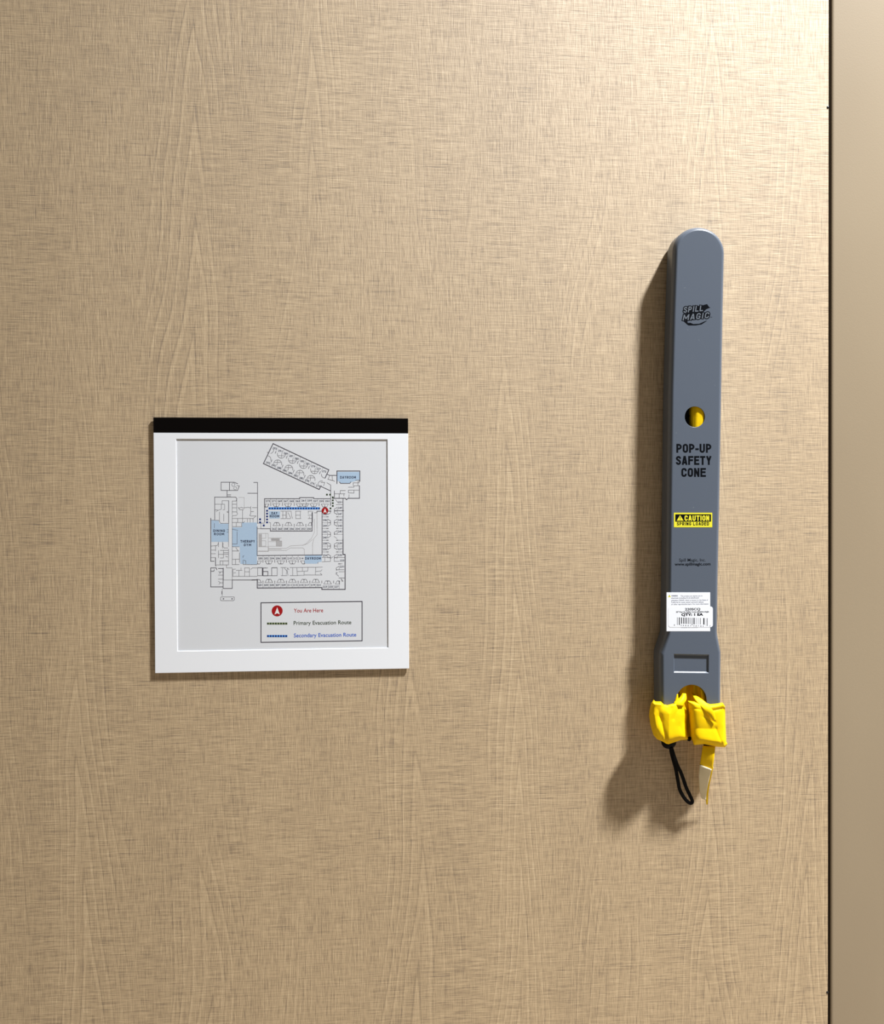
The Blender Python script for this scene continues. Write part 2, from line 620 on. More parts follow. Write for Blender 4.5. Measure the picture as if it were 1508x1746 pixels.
# blue rooms
for fr, pts in ((fC, [(200, 262), (320, 272), (332, 318), (485, 320), (485, 620), (200, 620)]),
                (fC, [(705, 300), (955, 300), (955, 995), (680, 985), (668, 700), (545, 700), (545, 380), (705, 380)]),
                (fB, [(1075, 512), (1375, 512), (1375, 622), (1270, 650), (1245, 665), (1115, 665), (1100, 640), (1075, 640)]),
                (fB, [(145, 1045), (300, 1045), (295, 1145), (155, 1145)]),
                (fE, [(755, 222), (995, 222), (995, 315), (950, 325), (920, 345), (770, 345), (750, 330)])):
    p = Print(HW + e, fr)
    p.poly(pts)
    p.done('blue_room_print', M_BLUE, sheet, 'pale blue room area')

# strong outlines
p = Print(HW + 2 * e)
L = p.line
p.conv = fA
for q in ((400, 885, 555, 885, 555, 1035, 400, 1035, 400, 885), (555, 885, 635, 885, 705, 912), (735, 952, 705, 1035, 555, 1035),
          (510, 1035, 510, 1160), (278, 1160, 670, 1160, 690, 1190, 680, 1225), (283, 1160, 283, 1580), (540, 1225, 540, 1640),
          (1070, 890, 1070, 1640), (1000, 890, 1070, 890), (213, 1545, 213, 1740), (890, 1088, 1060, 1088)):
    L(q, 0.9)
p.conv = fC
for q in ((190, 230, 190, 940, 245, 940), (190, 1050, 190, 1365, 390, 1365), (395, 1055, 395, 1390, 545, 1390, 545, 1250),
          (548, 1250, 960, 1250), (958, 370, 958, 845), (958, 1235, 958, 1388), (268, 880, 268, 1000, 275, 1020),
          (190, 1050, 280, 1050, 290, 1080), (200, 1105, 240, 1105, 250, 1080), (315, 1060, 395, 1060), (1055, 1110, 1135, 1110, 1135, 1180, 1055, 1180, 1055, 1050)):
    L(q, 1.0)
p.conv = fB
L((205, 130, 960, 485, 910, 595), 1.4)
L((205, 130, 75, 400, 830, 750, 855, 700), 1.4)
L((860, 712, 985, 770), 1.1)
L((1070, 500, 1380, 500, 1380, 640), 1.3)
L((1070, 500, 1070, 670), 1.3)
L((1105, 650, 1120, 668, 1245, 668, 1258, 648), 1.0)
L((1375, 700, 1375, 870, 1220, 870, 1200, 890, 1185, 870, 1010, 870), 1.2)
L((90, 990, 90, 875, 565, 875, 565, 860, 755, 860, 755, 875, 985, 875), 1.1)
L((90, 990, 90, 1195), 1.0)
L((940, 545, 970, 560, 1065, 560), 1.1)
L((1035, 770, 1035, 860), 1.0)
L((985, 690, 985, 960), 0.9)
L((800, 1065, 800, 1045, 990, 1045), 1.1)
L((1035, 1038, 1160, 1038), 1.1)
p.conv = fD
L((262, 515, 262, 548, 858, 548, 858, 285), 1.2)
L((120, 515, 262, 515), 0.9)
L((1000, 270, 1000, 760), 1.0)
L((1300, 85, 1300, 760), 1.1)
p.conv = fE
L((75, 228, 1000, 220), 1.2)
L((1000, 0, 1000, 222), 1.0)
L((1300, 0, 1300, 213, 1330, 213, 1330, 712, 998, 712, 998, 685, 75, 692), 1.5)
L((75, 692, 75, 575, 0, 577), 1.4)
p.done('plan_outline_print', M_LINE, sheet)['kind'] = 'stuff'

# thin interior lines
p = Print(HW + 2 * e)
L = p.line
p.conv = fA
for q in ((420, 1225, 540, 1225), (420, 1225, 420, 1290), (283, 1290, 465, 1290, 465, 1390, 435, 1390), (405, 1290, 405, 1380),
          (283, 1390, 350, 1400, 405, 1380), (310, 1425, 345, 1400), (370, 1430, 370, 1600), (450, 1470, 450, 1600),
          (540, 1415, 505, 1430, 540, 1445), (365, 1600, 395, 1640, 540, 1640), (213, 1580, 365, 1585),
          (605, 1230, 605, 1480), (605, 1230, 680, 1230), (605, 1290, 685, 1290), (605, 1355, 685, 1355), (605, 1430, 685, 1430),
          (688, 1200, 690, 1440, 705, 1465, 685, 1495, 605, 1500), (710, 1350, 740, 1360, 770, 1345, 800, 1358, 900, 1345, 945, 1358),
          (975, 1352, 1060, 1352), (725, 1360, 740, 1390, 815, 1390), (795, 1390, 795, 1620), (945, 1330, 945, 1470, 925, 1490, 945, 1505, 1045, 1505, 980, 1560),
          (945, 1425, 1000, 1425), (605, 1550, 980, 1550), (705, 1550, 705, 1625), (885, 1560, 885, 1620), (935, 1550, 935, 1620),
          (990, 1560, 990, 1620), (605, 1625, 800, 1625), (680, 1630, 680, 1700), (605, 1700, 780, 1700, 775, 1640), (605, 1500, 605, 1700),
          (690, 945, 735, 952), (820, 1620, 838, 1600), (520, 1115, 580, 1115), (520, 1140, 580, 1140)):
    L(q, 0.6)
p.arc(625, 930, 30, 0, 360, 0.5)
p.arc(660, 995, 28, 0, 360, 0.5)
p.conv = fC
for q in ((190, 690, 300, 680, 315, 640), (190, 755, 270, 755), (190, 815, 270, 815), (190, 880, 268, 880), (270, 690, 270, 770),
          (318, 620, 318, 700), (318, 760, 318, 885), (385, 620, 385, 725), (395, 640, 390, 690, 410, 720, 475, 720), (345, 760, 480, 760),
          (320, 825, 480, 825), (345, 885, 400, 885, 400, 760), (400, 800, 480, 800), (435, 860, 470, 870), (340, 935, 480, 935),
          (345, 935, 345, 995), (280, 1000, 480, 1000), (390, 935, 390, 995), (485, 320, 485, 700), (485, 740, 485, 1000), (250, 315, 250, 390),
          (545, 380, 545, 1000), (545, 910, 660, 905), (600, 915, 600, 990), (545, 995, 660, 995), (665, 800, 665, 960), (545, 770, 660, 770),
          (605, 715, 640, 765), (550, 410, 640, 430), (625, 450, 625, 655), (550, 655, 625, 655), (550, 700, 660, 700), (725, 990, 725, 920), (722, 880, 722, 855, 740, 850),
          (735, 920, 770, 935, 770, 985), (725, 995, 955, 995), (400, 1050, 400, 1250), (545, 1050, 545, 1250), (400, 1250, 545, 1250), (450, 1000, 450, 1050, 545, 1050),
          (555, 1075, 600, 1070), (555, 1075, 555, 1190, 750, 1190, 750, 1050), (655, 1100, 655, 1190), (610, 1090, 710, 1090), (565, 1135, 600, 1130),
          (690, 1050, 690, 1080), (750, 1050, 830, 1050, 830, 1190), (760, 1115, 830, 1115), (750, 1190, 960, 1190), (850, 1075, 880, 1050, 960, 1050),
          (965, 1050, 965, 1180), (965, 1050, 1040, 1050), (965, 1180, 1040, 1180), (1040, 1050, 1040, 1180), (1055, 1050, 1135, 1050), (1200, 1050, 1200, 1180),
          (1200, 1050, 1290, 1050, 1290, 1180), (1135, 1180, 1290, 1180), (1020, 305, 1020, 400), (965, 310, 1080, 310), (965, 400, 1180, 400),
          (315, 1170, 390, 1170), (315, 1235, 390, 1235), (320, 1110, 350, 1130, 330, 1145), (345, 1115, 390, 1115), (318, 1270, 345, 1295, 325, 1325), (345, 1298, 390, 1298),
          (380, 1400, 380, 1510), (455, 415, 485, 420), (455, 460, 485, 455), (720, 310, 740, 290)):
    L(q, 0.6)
L((375, 1440, 375, 1480), 1.2)
L((360, 1530, 575, 1530, 580, 1545, 580, 1580, 565, 1592, 360, 1592, 352, 1575, 352, 1545, 360, 1530), 0.6)
p.disc(400, 1562, 12, 10)
p.disc(542, 1562, 12, 10)


def trap(cx, cy, a, sc, half=0, w=0.7):
    """paired bathroom symbol, local y up = towards the corridor"""
    ca, sa = math.cos(a), math.sin(a)

    def t(*q):
        out = []
        for i in range(0, len(q), 2):
            x, y = q[i] * sc, q[i + 1] * sc
            out += [cx + x * ca - y * sa, cy + x * sa + y * ca]
        return tuple(out)
    if half <= 0:
        p.line(t(-55, 45, -28, 0, 0, 0), w)
        p.line(t(-52, 45, -8, 45), w * .7)
    if half >= 0:
        p.line(t(55, 45, 28, 0, 0, 0), w)
        p.line(t(52, 45, 8, 45), w * .7)
    p.line(t(0, 0, 0, 45), w)
    p.line(t(-8, 4, 8, 4), w * 1.3)


p.conv = fE
for cx in (240, 410, 577, 743, 910):
    trap(cx, 567, 0, 1)
trap(80, 570, 0, 1, 1)
trap(1080, 590, 0, 1)
trap(1245, 590, 0, 1, -1)
for cx in (240, 410, 577):
    trap(cx, 348, math.pi, 1)
trap(80, 350, math.pi, 1, -1)
trap(748, 348, math.pi, 1, 1)
for cx in (157, 325, 492, 660, 827, 997, 1165):
    L((cx, 590, cx, 620), 0.9)
for cx in (157, 325, 492, 660):
    L((cx, 292, cx, 325), 0.9)
for i in range(1, 11):
    L((75 + 83.5 * i, 628, 75 + 83.5 * i, 686), 0.35)
for i in range(1, 8):
    L((75 + 83.5 * i, 226, 75 + 83.5 * i, 300), 0.35)
for cx in (1085, 1165, 1245):
    L((cx, 650, cx, 708), 0.35)
for q in ((80, 400, 150, 400, 150, 515), (280, 400, 360, 400, 360, 515, 225, 515), (280, 400, 280, 515), (80, 515, 150, 515),
          (410, 400, 490, 400), (435, 400, 435, 515), (415, 515, 500, 515), (460, 405, 500, 450, 490, 500), (515, 400, 500, 440, 515, 515),
          (500, 405, 530, 430), (580, 400, 580, 515), (540, 400, 640, 400, 648, 515, 540, 515), (648, 400, 800, 395, 795, 450, 650, 455), (720, 400, 720, 450),
          (745, 455, 745, 505, 905, 505, 910, 395, 800, 395), (648, 512, 745, 510), (910, 395, 1005, 392), (915, 455, 985, 450, 1000, 430),
          (910, 505, 1000, 505, 975, 480), (1000, 318, 1120, 312, 1120, 250), (1040, 255, 1040, 310), (1000, 255, 1120, 255), (1175, 310, 1175, 255, 1325, 255),
          (1175, 310, 1250, 310), (1215, 255, 1215, 275), (1240, 460, 1320, 460), (1240, 548, 1320, 548), (1270, 560, 1300, 590), (1120, 270, 1160, 245),
          (940, 320, 940, 345), (1250, 590, 1250, 640), (1245, 345, 1290, 345), (1240, 430, 1315, 430)):
    L(q, 0.6)
L((205, 405, 150, 405), 1.0)
p.conv = fD
for cx in (347, 515, 683):
    trap(cx, 200, math.pi, .95)
trap(760, 200, math.pi, .95)
trap(880, 200, math.pi, .95)
trap(1040, 205, math.pi, .95)
trap(190, 205, math.pi, .95, -1)
for cx in (268, 435, 603, 780, 958, 1120):
    L((cx, 150, cx, 185), 0.9)
for i in range(1, 11):
    L((180 + 84.5 * i, 85, 180 + 84.5 * i, 150), 0.35)
for cx in (352, 520, 685):
    trap(cx, 427, 0, .95)
trap(850, 427, 0, .95, -1)
for cx in (437, 603, 770):
    L((cx, 450, cx, 480), 0.9)
for i in range(0, 8):
    L((265 + 84.5 * i, 485, 265 + 84.5 * i, 545), 0.35)
for q in ((410, 265, 485, 265, 485, 370, 410, 370), (440, 265, 440, 370), (430, 320, 485, 320), (495, 265, 495, 370), (495, 265, 560, 265), (515, 285, 555, 365),
          (560, 265, 565, 330, 580, 370), (620, 265, 700, 265), (625, 265, 625, 370, 700, 370), (690, 320, 630, 320), (690, 270, 690, 365), (800, 265, 855, 265),
          (800, 370, 855, 370), (800, 320, 855, 320), (805, 265, 805, 300), (820, 340, 820, 370), (240, 425, 265, 430, 265, 515), (500, 370, 550, 370)):
    L(q, 0.5)
p.conv = fG
for cy in (562, 745, 928):
    trap(312, cy, math.pi / 2, .95 * 1.097)
for cy in (562, 928):
    trap(370, cy, -math.pi / 2, .95 * 1.097)
trap(312, 378, math.pi / 2, .95 * 1.097, 1)
trap(312, 1110, math.pi / 2, .95 * 1.097, -1)
trap(370, 378, -math.pi / 2, 1.04)
trap(370, 742, -math.pi / 2, 1.04, 1)
trap(370, 1110, -math.pi / 2, 1.04, 1)
trap(400, 1300, -math.pi / 2, 1.04, 1)
for cy in (470, 653, 837, 1020):
    L((180, cy, 275, cy), 0.5)
    L((405, cy, 500, cy), 0.5)
    L((252, cy, 276, cy), 1.2)
    L((405, cy, 428, cy), 1.2)
for cy in (565, 745, 928):
    L((180, cy, 270, cy), 0.35)
    L((420, cy, 500, cy), 0.35)
L((365, 775, 415, 812), 0.5)
L((435, 1207, 465, 1207), 1.2)
for q in ((390, 200, 430, 250), (400, 280, 505, 280), (400, 1335, 410, 1375, 440, 1400), (390, 1370, 420, 1340), (440, 1430, 530, 1430), (480, 1440, 490, 1480, 510, 1480)):
    L(q, 0.6)
p.conv = fB
for i in range(1, 10):                      # slanted wing: partitions and paired arcs
    t = i / 10
    x, y = 205 + 755 * t, 130 + 355 * t
    L((x, y, x - 28, y + 58), 0.4)
    x, y = 75 + 755 * t, 400 + 350 * t
    L((x, y, x + 28, y - 58), 0.4)
for k in range(4):
    for (cx, cy, a0) in ((318 + 150 * k, 272 + 70 * k, 0), (268 + 150 * k, 405 + 70 * k, 180)):
        p.arc(cx, cy, 55, a0 + 0, a0 + 195, 0.7)
        sg = 1 if a0 == 0 else -1
        L((cx - 42, cy + 20 * sg, cx + 42, cy + 22 * sg), 0.6)
        L((cx + 8 * sg, cy - 12 * sg, cx - 2, cy + 55 * sg), 0.6)
    L((395 + 150 * k, 300 + 70 * k, 385 + 150 * k, 328 + 70 * k), 1.0)
    L((190 + 150 * k, 350 + 70 * k, 180 + 150 * k, 375 + 70 * k), 1.0)
L((245, 235, 235, 260), 1.0)
p.arc(165, 215, 48, -10, 80, 0.7)
p.arc(130, 340, 45, -80, 20, 0.7)
p.arc(905, 550, 45, 90, 190, 0.7)
p.arc(860, 680, 45, 180, 290, 0.7)
for q in ((125, 245, 150, 255), (855, 655, 905, 655, 890, 700), (935, 660, 985, 690), (975, 560, 950, 610), (1005, 560, 1010, 625, 1040, 640), (945, 610, 1010, 630),
          (1035, 808, 1180, 808), (1100, 808, 1100, 865), (1115, 765, 1185, 765), (1115, 765, 1115, 808), (1165, 810, 1165, 840), (1225, 790, 1225, 760, 1300, 760, 1300, 800, 1225, 795),
          (1225, 720, 1300, 720, 1300, 700, 1370, 700), (1290, 660, 1290, 700), (1320, 625, 1370, 625, 1370, 660, 1290, 660), (1300, 760, 1375, 760), (1235, 820, 1230, 865),
          (1355, 640, 1355, 700), (740, 1045, 740, 1195), (765, 1065, 800, 1065), (90, 990, 130, 990, 150, 950)):
    L(q, 0.7)
p.done('plan_wall_print', M_THIN, sheet)['kind'] = 'stuff'

# faint garden path and ramps
p = Print(HW + 1.5 * e)
L = p.line
p.conv = fA
L((720, 1165, 825, 1165, 825, 1380), 0.5)
p.conv = fB
for q in ((800, 1065, 800, 1270), (765, 1150, 765, 1270)):
    L(q, 0.5)
p.conv = fD
L((930, 300, 930, 600, 880, 660, 862, 760), 0.6)
L((890, 375, 890, 570, 850, 650, 770, 730, 720, 754), 0.6)
p.conv = fE
L((860, 0, 850, 10, 790, 60, 730, 80, 550, 90, 490, 125, 235, 125), 0.6)
L((880, 0, 865, 60, 865, 212), 0.6)
L((240, 155, 490, 155, 550, 118, 725, 118, 748, 140, 748, 212), 0.6)
L((85, 170, 235, 170, 235, 100), 0.5)
p.conv = fC
for q in ((1140, 480, 1140, 770, 980, 770), (980, 480, 1140, 480), (980, 700, 1140, 700), (1150, 555, 1358, 555), (1150, 740, 1358, 740), (1200, 600, 1300, 600),
          (1030, 480, 1100, 480, 1100, 560, 1030, 560), (1030, 600, 1100, 600, 1100, 690, 1030, 690)):
    L(q, 0.5)
for x in range(985, 1035, 8):
    L((x, 490, x, 695), 0.5)
for y in range(565, 600, 8):
    L((1190, y, 1330, y), 0.5)
p.conv = fE
for y in range(25, 95, 9):
    L((350, y, 420, y), 0.5)
L((345, 20, 425, 20, 425, 95, 345, 95, 345, 20), 0.6)
L((240, 30, 340, 30), 0.5)
L((240, 95, 340, 95), 0.5)
p.done('garden_path_print', M_FAINT, sheet)['kind'] = 'stuff'

# room numbers and names
p = Print(HW + 3 * e)
p.conv = fD


def num(n, cx, cy, w=62, c=27, rot=0.0):
    p.text(str(n), cx - w / 2, cx + w / 2, cy + c / 2, c, 0.012, rot=rot)


for i, n in enumerate((273, 271, 269, 267, 265, 263, 261, 259, 257, 255, 253)):
    num(n, 225 + 85 * i, 112 if n in (261, 259) else 120)
for i, n in enumerate((262, 260, 258, 256, 254, 252, 250)):
    num(n, 314 + 83.5 * i, 517)
p.conv = fE
for i, n in enumerate((200, 202, 204, 206, 208, 210, 212, 214)):
    num(n, 118 + 83.5 * i, 268)
for i, n in enumerate((201, 203, 205, 207, 209, 211, 213, 215, 217, 219, 221)):
    num(n, 116 + 83.5 * i, 650)
for i, n in enumerate((223, 225, 227)):
    num(n, 1040 + 83.5 * i, 673)
p.conv = fG
for n, y in ((248, 428), (246, 520), (244, 610), (242, 705), (240, 795), (238, 887), (236, 977), (234, 1075)):
    num(n, 222, y, 66, 29)
for n, y in ((251, 240), (249, 330), (247, 425), (245, 520), (243, 610), (241, 700), (239, 885), (237, 975), (235, 1070)):
    num(n, 460, y, 66, 29)
num(233, 492, 1155, 66, 29)
num(231, 490, 1250, 66, 29)
p.conv = fB
for i in range(10):
    num(293 - 2 * i, 225 + 74.5 * i, 188 + 34.7 * i, 56, 26, -0.2)
    num(292 - 2 * i, 133 + 75.3 * i, 383 + 34.7 * i, 56, 26, -0.2)
p.done('room_number_print', M_NAVY, sheet, 'tiny navy room numbers')['kind'] = 'stuff'
for fr, lines in ((fB, (('DAYROOM', 1112, 1328, 602, 33),)), (fB, (('DAY', 182, 265, 1088, 33), ('ROOM', 160, 290, 1128, 33))),
                  (fC, (('DINING', 230, 425, 455, 40), ('ROOM', 243, 413, 510, 40))), (fC, (('THERAPY', 680, 918, 632, 41), ('GYM', 735, 860, 690, 41))),
                  (fE, (('DAYROOM', 757, 985, 285, 34),))):
    p = Print(HW + 3 * e, fr)
    for q in lines:
        p.bold(*q, sw=.19, gap=.15, gw=.66)
    p.done('room_name_lettering', M_NAVY, sheet, 'navy room name')

# escape routes: on the map and in the legend
for fr, q in ((fD, (235, 209, 970, 240)), (fF, (192, 511, 455, 538))):
    p = Print(HW + 3 * e, fr)
    p.rect(*q)
    p.done('secondary_route_band', M_LTBLUE, sheet, 'bright blue route band')
p = Print(HW + 4 * e, fD)
for i in range(20):
    x = 252 + 37.2 * i
    p.rect(x - 11, 213, x + 11, 237)
for y in (258, 299, 340, 382, 424):
    p.rect(202, y - 12, 228, y + 12)
for x, y in ((115, 380), (115, 425), (168, 468)):
    p.rect(x - 13, y - 13, x + 13, y + 13)
p.done('secondary_route_squares', M_DKNAVY, sheet, 'navy route squares')['kind'] = 'stuff'
p = Print(HW + 4 * e, fF)
for i in range(8):
    x = 205 + 33.5 * i
    p.rect(x - 10, 512, x + 10, 537)
p.done('secondary_route_squares', M_DKNAVY, sheet, 'navy legend squares')['kind'] = 'stuff'
p = Print(HW + 3 * e, fF)
p.rect(192, 351, 455, 376)
p.done('primary_route_band', M_PALEGREEN, sheet, 'pale green legend band')
p = Print(HW + 4 * e, fB)
for x, y in ((935, 820), (978, 820), (1014, 857), (1014, 897), (1014, 935), (1014, 973), (983, 1006)):
    p.rect(x - 11, y - 11, x + 11, y + 11)
p.done('primary_route_squares', M_GREEN, sheet, 'dark green route squares')['kind'] = 'stuff'
p = Print(HW + 4 * e, fF)
for i in range(8):
    x = 205 + 33.5 * i
    p.rect(x - 10, 352, x + 10, 375)
p.done('primary_route_squares', M_GREEN, sheet, 'dark green legend squares')['kind'] = 'stuff'
p = Print(HW + 4 * e, fF)
p.text('Primary Evacuation Route', 535, 1280, 381, 50, 0.004)
p.done('primary_route_lettering', M_GREEN, sheet, 'dark green lettering')
p = Print(HW + 4 * e)
p.conv = fF
p.text('Secondary Evacuation Route', 538, 1345, 541, 50, 0.006)
p.done('secondary_route_lettering', M_BLUER, sheet, 'blue lettering')
p = Print(HW + 4 * e)
p.conv = fF
p.text('You Are Here', 538, 915, 221, 50, 0.004)
p.done('you_are_here_lettering', M_REDT, sheet, 'red lettering')
for name, cx, cy, k_, fr in (('map_pin_print', 908, 1036, 45, fB), ('legend_pin_print', 323, 200, 70, fF)):
    p = Print(HW + 5 * e)
    p.conv = fr
    p.disc(cx, cy, k_)
    pin = p.done(name, M_RED, sheet, 'dark red disc with a white arrowhead')
    p = Print(HW + 6 * e)
    p.conv = fr
    s = k_ / 70
    p.poly([(cx, cy - 45 * s), (cx - 35 * s, cy + 48 * s), (cx, cy + 30 * s)])
    p.poly([(cx, cy - 45 * s), (cx, cy + 30 * s), (cx + 35 * s, cy + 48 * s)])
    p.done(name.replace('pin', 'arrowhead'), M_PINWHITE, sheet, 'white arrowhead')
p = Print(HW + 3 * e)
p.conv = fF
p.line((115, 96, 1415, 79, 1415, 585, 115, 605, 115, 96), 1.5)
p.done('legend_border_print', M_LINE, sheet, 'thin dark legend box')

# ------------------------------------------------------------------ wall tube
H0, HB, HF = 7 * U, 33 * U, 41 * U           # back of shell, start of front bevel, front face
RB = HF - HB
tube = empty('safety_cone_tube', Q(1172, 1205, 0),
             'tall slate grey plastic tube with a rounded top mounted upright on the laminate', 'dispenser')

LS = [(1206, 1115.5), (1113, 1115), (1107, 1115.5), (1076, 1125.8), (1000, 1127.4), (840, 1129), (670, 1131.2), (540, 1134.5), (440, 1138.0)]
RS = [(433, 1235.6), (530, 1233.4), (620, 1231.8), (670, 1231), (840, 1228), (990, 1224.8), (1076, 1223.6), (1083, 1224.2), (1112, 1229.8), (1206, 1229)]
left = [Q(x, y, H0) for y, x in LS]
right = [Q(x, y, HB) for y, x in RS]
ptop = Q(1188, 386.5, HF - RB * .5).z
lx, rx = left[-1].x, right[0].x
zc = (left[-1].z + right[0].z) / 2
arc = []
for i in range(1, 28):
    a = math.pi - math.pi * i / 28
    arc.append(Vector(((lx + rx) / 2 + (rx - lx) / 2 * math.cos(a), 0, zc + (ptop - zc) * math.sin(a) ** 0.96)))
outline = [Vector((v.x, 0, v.z)) for v in left] + arc + [Vector((v.x, 0, v.z)) for v in right]
zbot = min(outline[0].z, outline[-1].z)
outline[0].z = outline[-1].z = zbot


def inset(d):
    res = []
    n = len(outline)
    for i, v in enumerate(outline):
        a = outline[max(i - 1, 0)]
        b = outline[min(i + 1, n - 1)]
        t = (b - a).normalized()
        if i in (0, n - 1):
            t = Vector((0, 0, 1 if i == 0 else -1))
        nrm = Vector((t.z, 0, -t.x))           # to the right of travel = inward
        res.append(v + nrm * d)
    return res


bm = bmesh.new()
layers = [(H0, 0.0), (HB * .6, 0.3 * U), (HB, 0.6 * U)]
for ins, dh in ((1.4, 2.7), (2.6, 4.8), (3.5, 5.95), (4.5, 6.9), (5.6, 7.55), (6.6, 7.88), (7.6, 8.0)):
    layers.append((HB + dh * U, (0.6 + ins) * U))
rings = [[bm.verts.new((v.x, -h, v.z)) for v in inset(d)] for h, d in layers]
for ra, rb in zip(rings, rings[1:]):
    for i in range(len(ra) - 1):
        bm.faces.new((ra[i], ra[i + 1], rb[i + 1], rb[i]))
front = rings[-1]


def loop_edges(vs, closed=True):
    es = []
    n = len(vs)
    for i in range(n if closed else n - 1):
        a, b = vs[i], vs[(i + 1) % n]
        es.append(bm.edges.get((a, b)) or bm.edges.new((a, b)))
    return es


def fpt(x, y, h=HF):
    v = Q(x, y, HF)
    return bm.verts.new((v.x, -h, v.z))


edges = loop_edges(front, False)
ac, ar = Q(1179.5, 1194, HF), 26.5 * U
archv = []
for i in range(17):
    a = math.pi * i / 16
    archv.append(bm.verts.new((ac.x + ar * math.cos(a), -HF, ac.z + ar * math.sin(a))))
b1 = bm.verts.new((ac.x + ar * 1.02, -HF, zbot))
b0 = bm.verts.new((ac.x - ar * 1.02, -HF, zbot))
edges += loop_edges([front[-1], b1] + archv + [b0, front[0]], False)
hc, hr = Q(1185.3, 710.8, HF), 17.6 * U
holev = [bm.verts.new((hc.x + hr * math.cos(2 * math.pi * i / 32), -HF, hc.z + hr * math.sin(2 * math.pi * i / 32))) for i in range(32)]
edges += loop_edges(holev)
rq = [(1149.5, 1115.2), (1209, 1116.5), (1209, 1147.5), (1149.5, 1146.8)]
rec = [fpt(*q) for q in rq]
edges += loop_edges(rec)
res = bmesh.ops.triangle_fill(bm, use_beauty=True, use_dissolve=False, edges=edges)
# drop triangles that closed the hole or the recess
for f in [f for f in bm.faces if len(f.verts) == 3]:
    c = f.calc_center_median()
    if all(v in holev for v in f.verts) or all(v in rec for v in f.verts):
        bm.faces.remove(f)
rec2 = []
cxr = sum((v.co for v in rec), Vector()) / 4
for v in rec:
    d = (cxr - v.co)
    rec2.append(bm.verts.new((v.co.x + math.copysign(1.2 * U, d.x), -HF + 2.6 * U, v.co.z + math.copysign(1.6 * U, d.z))))
for i in range(4):
    j = (i + 1) % 4
    bm.faces.new((rec[i], rec[j], rec2[j], rec2[i]))
bm.faces.new(rec2)
bmesh.ops.recalc_face_normals(bm, faces=bm.faces)
big = max((f for f in bm.faces), key=lambda f: abs(f.normal.y) * f.calc_area())
if big.normal.y > 0:
    bmesh.ops.reverse_faces(bm, faces=bm.faces)
shell = new_obj('shell', bm, M_GREY, tube, smooth=25)
sd = shell.modifiers.new('wall', 'SOLIDIFY')
sd.thickness = 1.0 * U
sd.offset = -1
bvm = shell.modifiers.new('edge', 'BEVEL')
bvm.width = 0.0005
bvm.segments = 2
bvm.limit_method = 'ANGLE'
bvm.angle_limit = math.radians(50)
wn = shell.modifiers.new('wn', 'WEIGHTED_NORMAL')
wn.keep_sharp = True

# back plate that holds the tube off the wall
bm = bmesh.new()
pl = inset(3 * U)
fa = [bm.verts.new((v.x, -H0 - 2 * U, v.z)) for v in pl]
fb = [bm.verts.new((v.x, 0.0, v.z)) for v in pl]
bm.faces.new(fa)
bm.faces.new(fb)
for i in range(len(pl)):
    j = (i + 1) % len(pl)
    bm.faces.new((fa[i], fa[j], fb[j], fb[i]))
bmesh.ops.recalc_face_normals(bm, faces=bm.faces)
new_obj('mounting_plate', bm, M_GREY, tube)

# printing on the tube
HP = HF + 0.00003
fl_ = frm(1150, 510, 20.107)
p = Print(HP)
p.conv = fl_
p.bold('SPILL', 318, 985, 472, 195, .15, .20, 75, .14, .10)
p.bold('MAGIC', 288, 1185, 735, 195, .15, .16, 75, .14, .10)
p.poly([(330, 300), (980, 210), (1130, 170), (1200, 270), (1245, 290), (1100, 350), (1020, 430), (960, 520), (760, 700), (540, 720), (330, 720), (420, 480), (290, 430)])
p.poly([(300, 740), (520, 700), (455, 770), (470, 815), (560, 810), (660, 855), (860, 845), (980, 790), (1110, 735), (1120, 750), (940, 870), (740, 905), (490, 905), (420, 850)])
p.rect(1240, 610, 1265, 630)
p.rect(1275, 610, 1300, 630)
p.done('logo_backing_print', M_BLACKINK, tube, 'black logo shape')
p = Print(HP + 0.00004)
p.conv = fl_
p.bold('SPILL', 318, 985, 472, 195, .15, .20, 6, .14, .10)
p.bold('MAGIC', 288, 1185, 735, 195, .15, .16, 6, .14, .10)
p.done('logo_lettering', M_GREYINK, tube, 'grey logo letters reading SPILL MAGIC')

fp = frm(1120, 670, 10.27)
p = Print(HP)
p.conv = fp
p.bold('POP-UP', 345, 962, 1047, 156)
p.bold('SAFETY', 338, 965, 1260, 156)
p.bold('CONE', 432, 865, 1470, 156)
p.done('product_name_lettering', M_BLACKINK, tube, 'bold black lettering reading POP-UP SAFETY CONE')
fc = frm(1120, 860, 11.6)
p = Print(HP)
p.conv = fc
p.text('Spill Magic, Inc.', 447, 970, 1133, 60, 0.006)
p.text('www.spillmagic.com', 357, 1072, 1213, 58, 0.028)
p.done('maker_lettering', M_BLACKINK, tube, 'small black maker name and web address')


def sticker(name, corners, h, thick, m, label, rad=0.0):
    bm = bmesh.new()
    x0, y0, x1, y1 = corners
    pts = []
    if rad:
        for (cx, cy, a0) in ((x1 - rad, y0 + rad, -90), (x1 - rad, y1 - rad, 0), (x0 + rad, y1 - rad, 90), (x0 + rad, y0 + rad, 180)):
            for i in range(6):
                a = math.radians(a0 + 90 * i / 5)
                pts.append((cx + rad * math.cos(a), cy + rad * math.sin(a)))
    else:
        pts = [(x0, y0), (x1, y0), (x1, y1), (x0, y1)]
    top = []
    bot = []
    for q in pts:
        v = Q(q[0], q[1], h)
        top.append(bm.verts.new((v.x, -(h + thick), v.z)))
        bot.append(bm.verts.new((v.x, -h, v.z)))
    bm.faces.new(top)
    bm.faces.new(bot)
    for i in range(len(pts)):
        j = (i + 1) % len(pts)
        bm.faces.new((top[i], top[j], bot[j], bot[i]))
    bmesh.ops.recalc_face_normals(bm, faces=bm.faces)
    return new_obj(name, bm, m, tube, label)


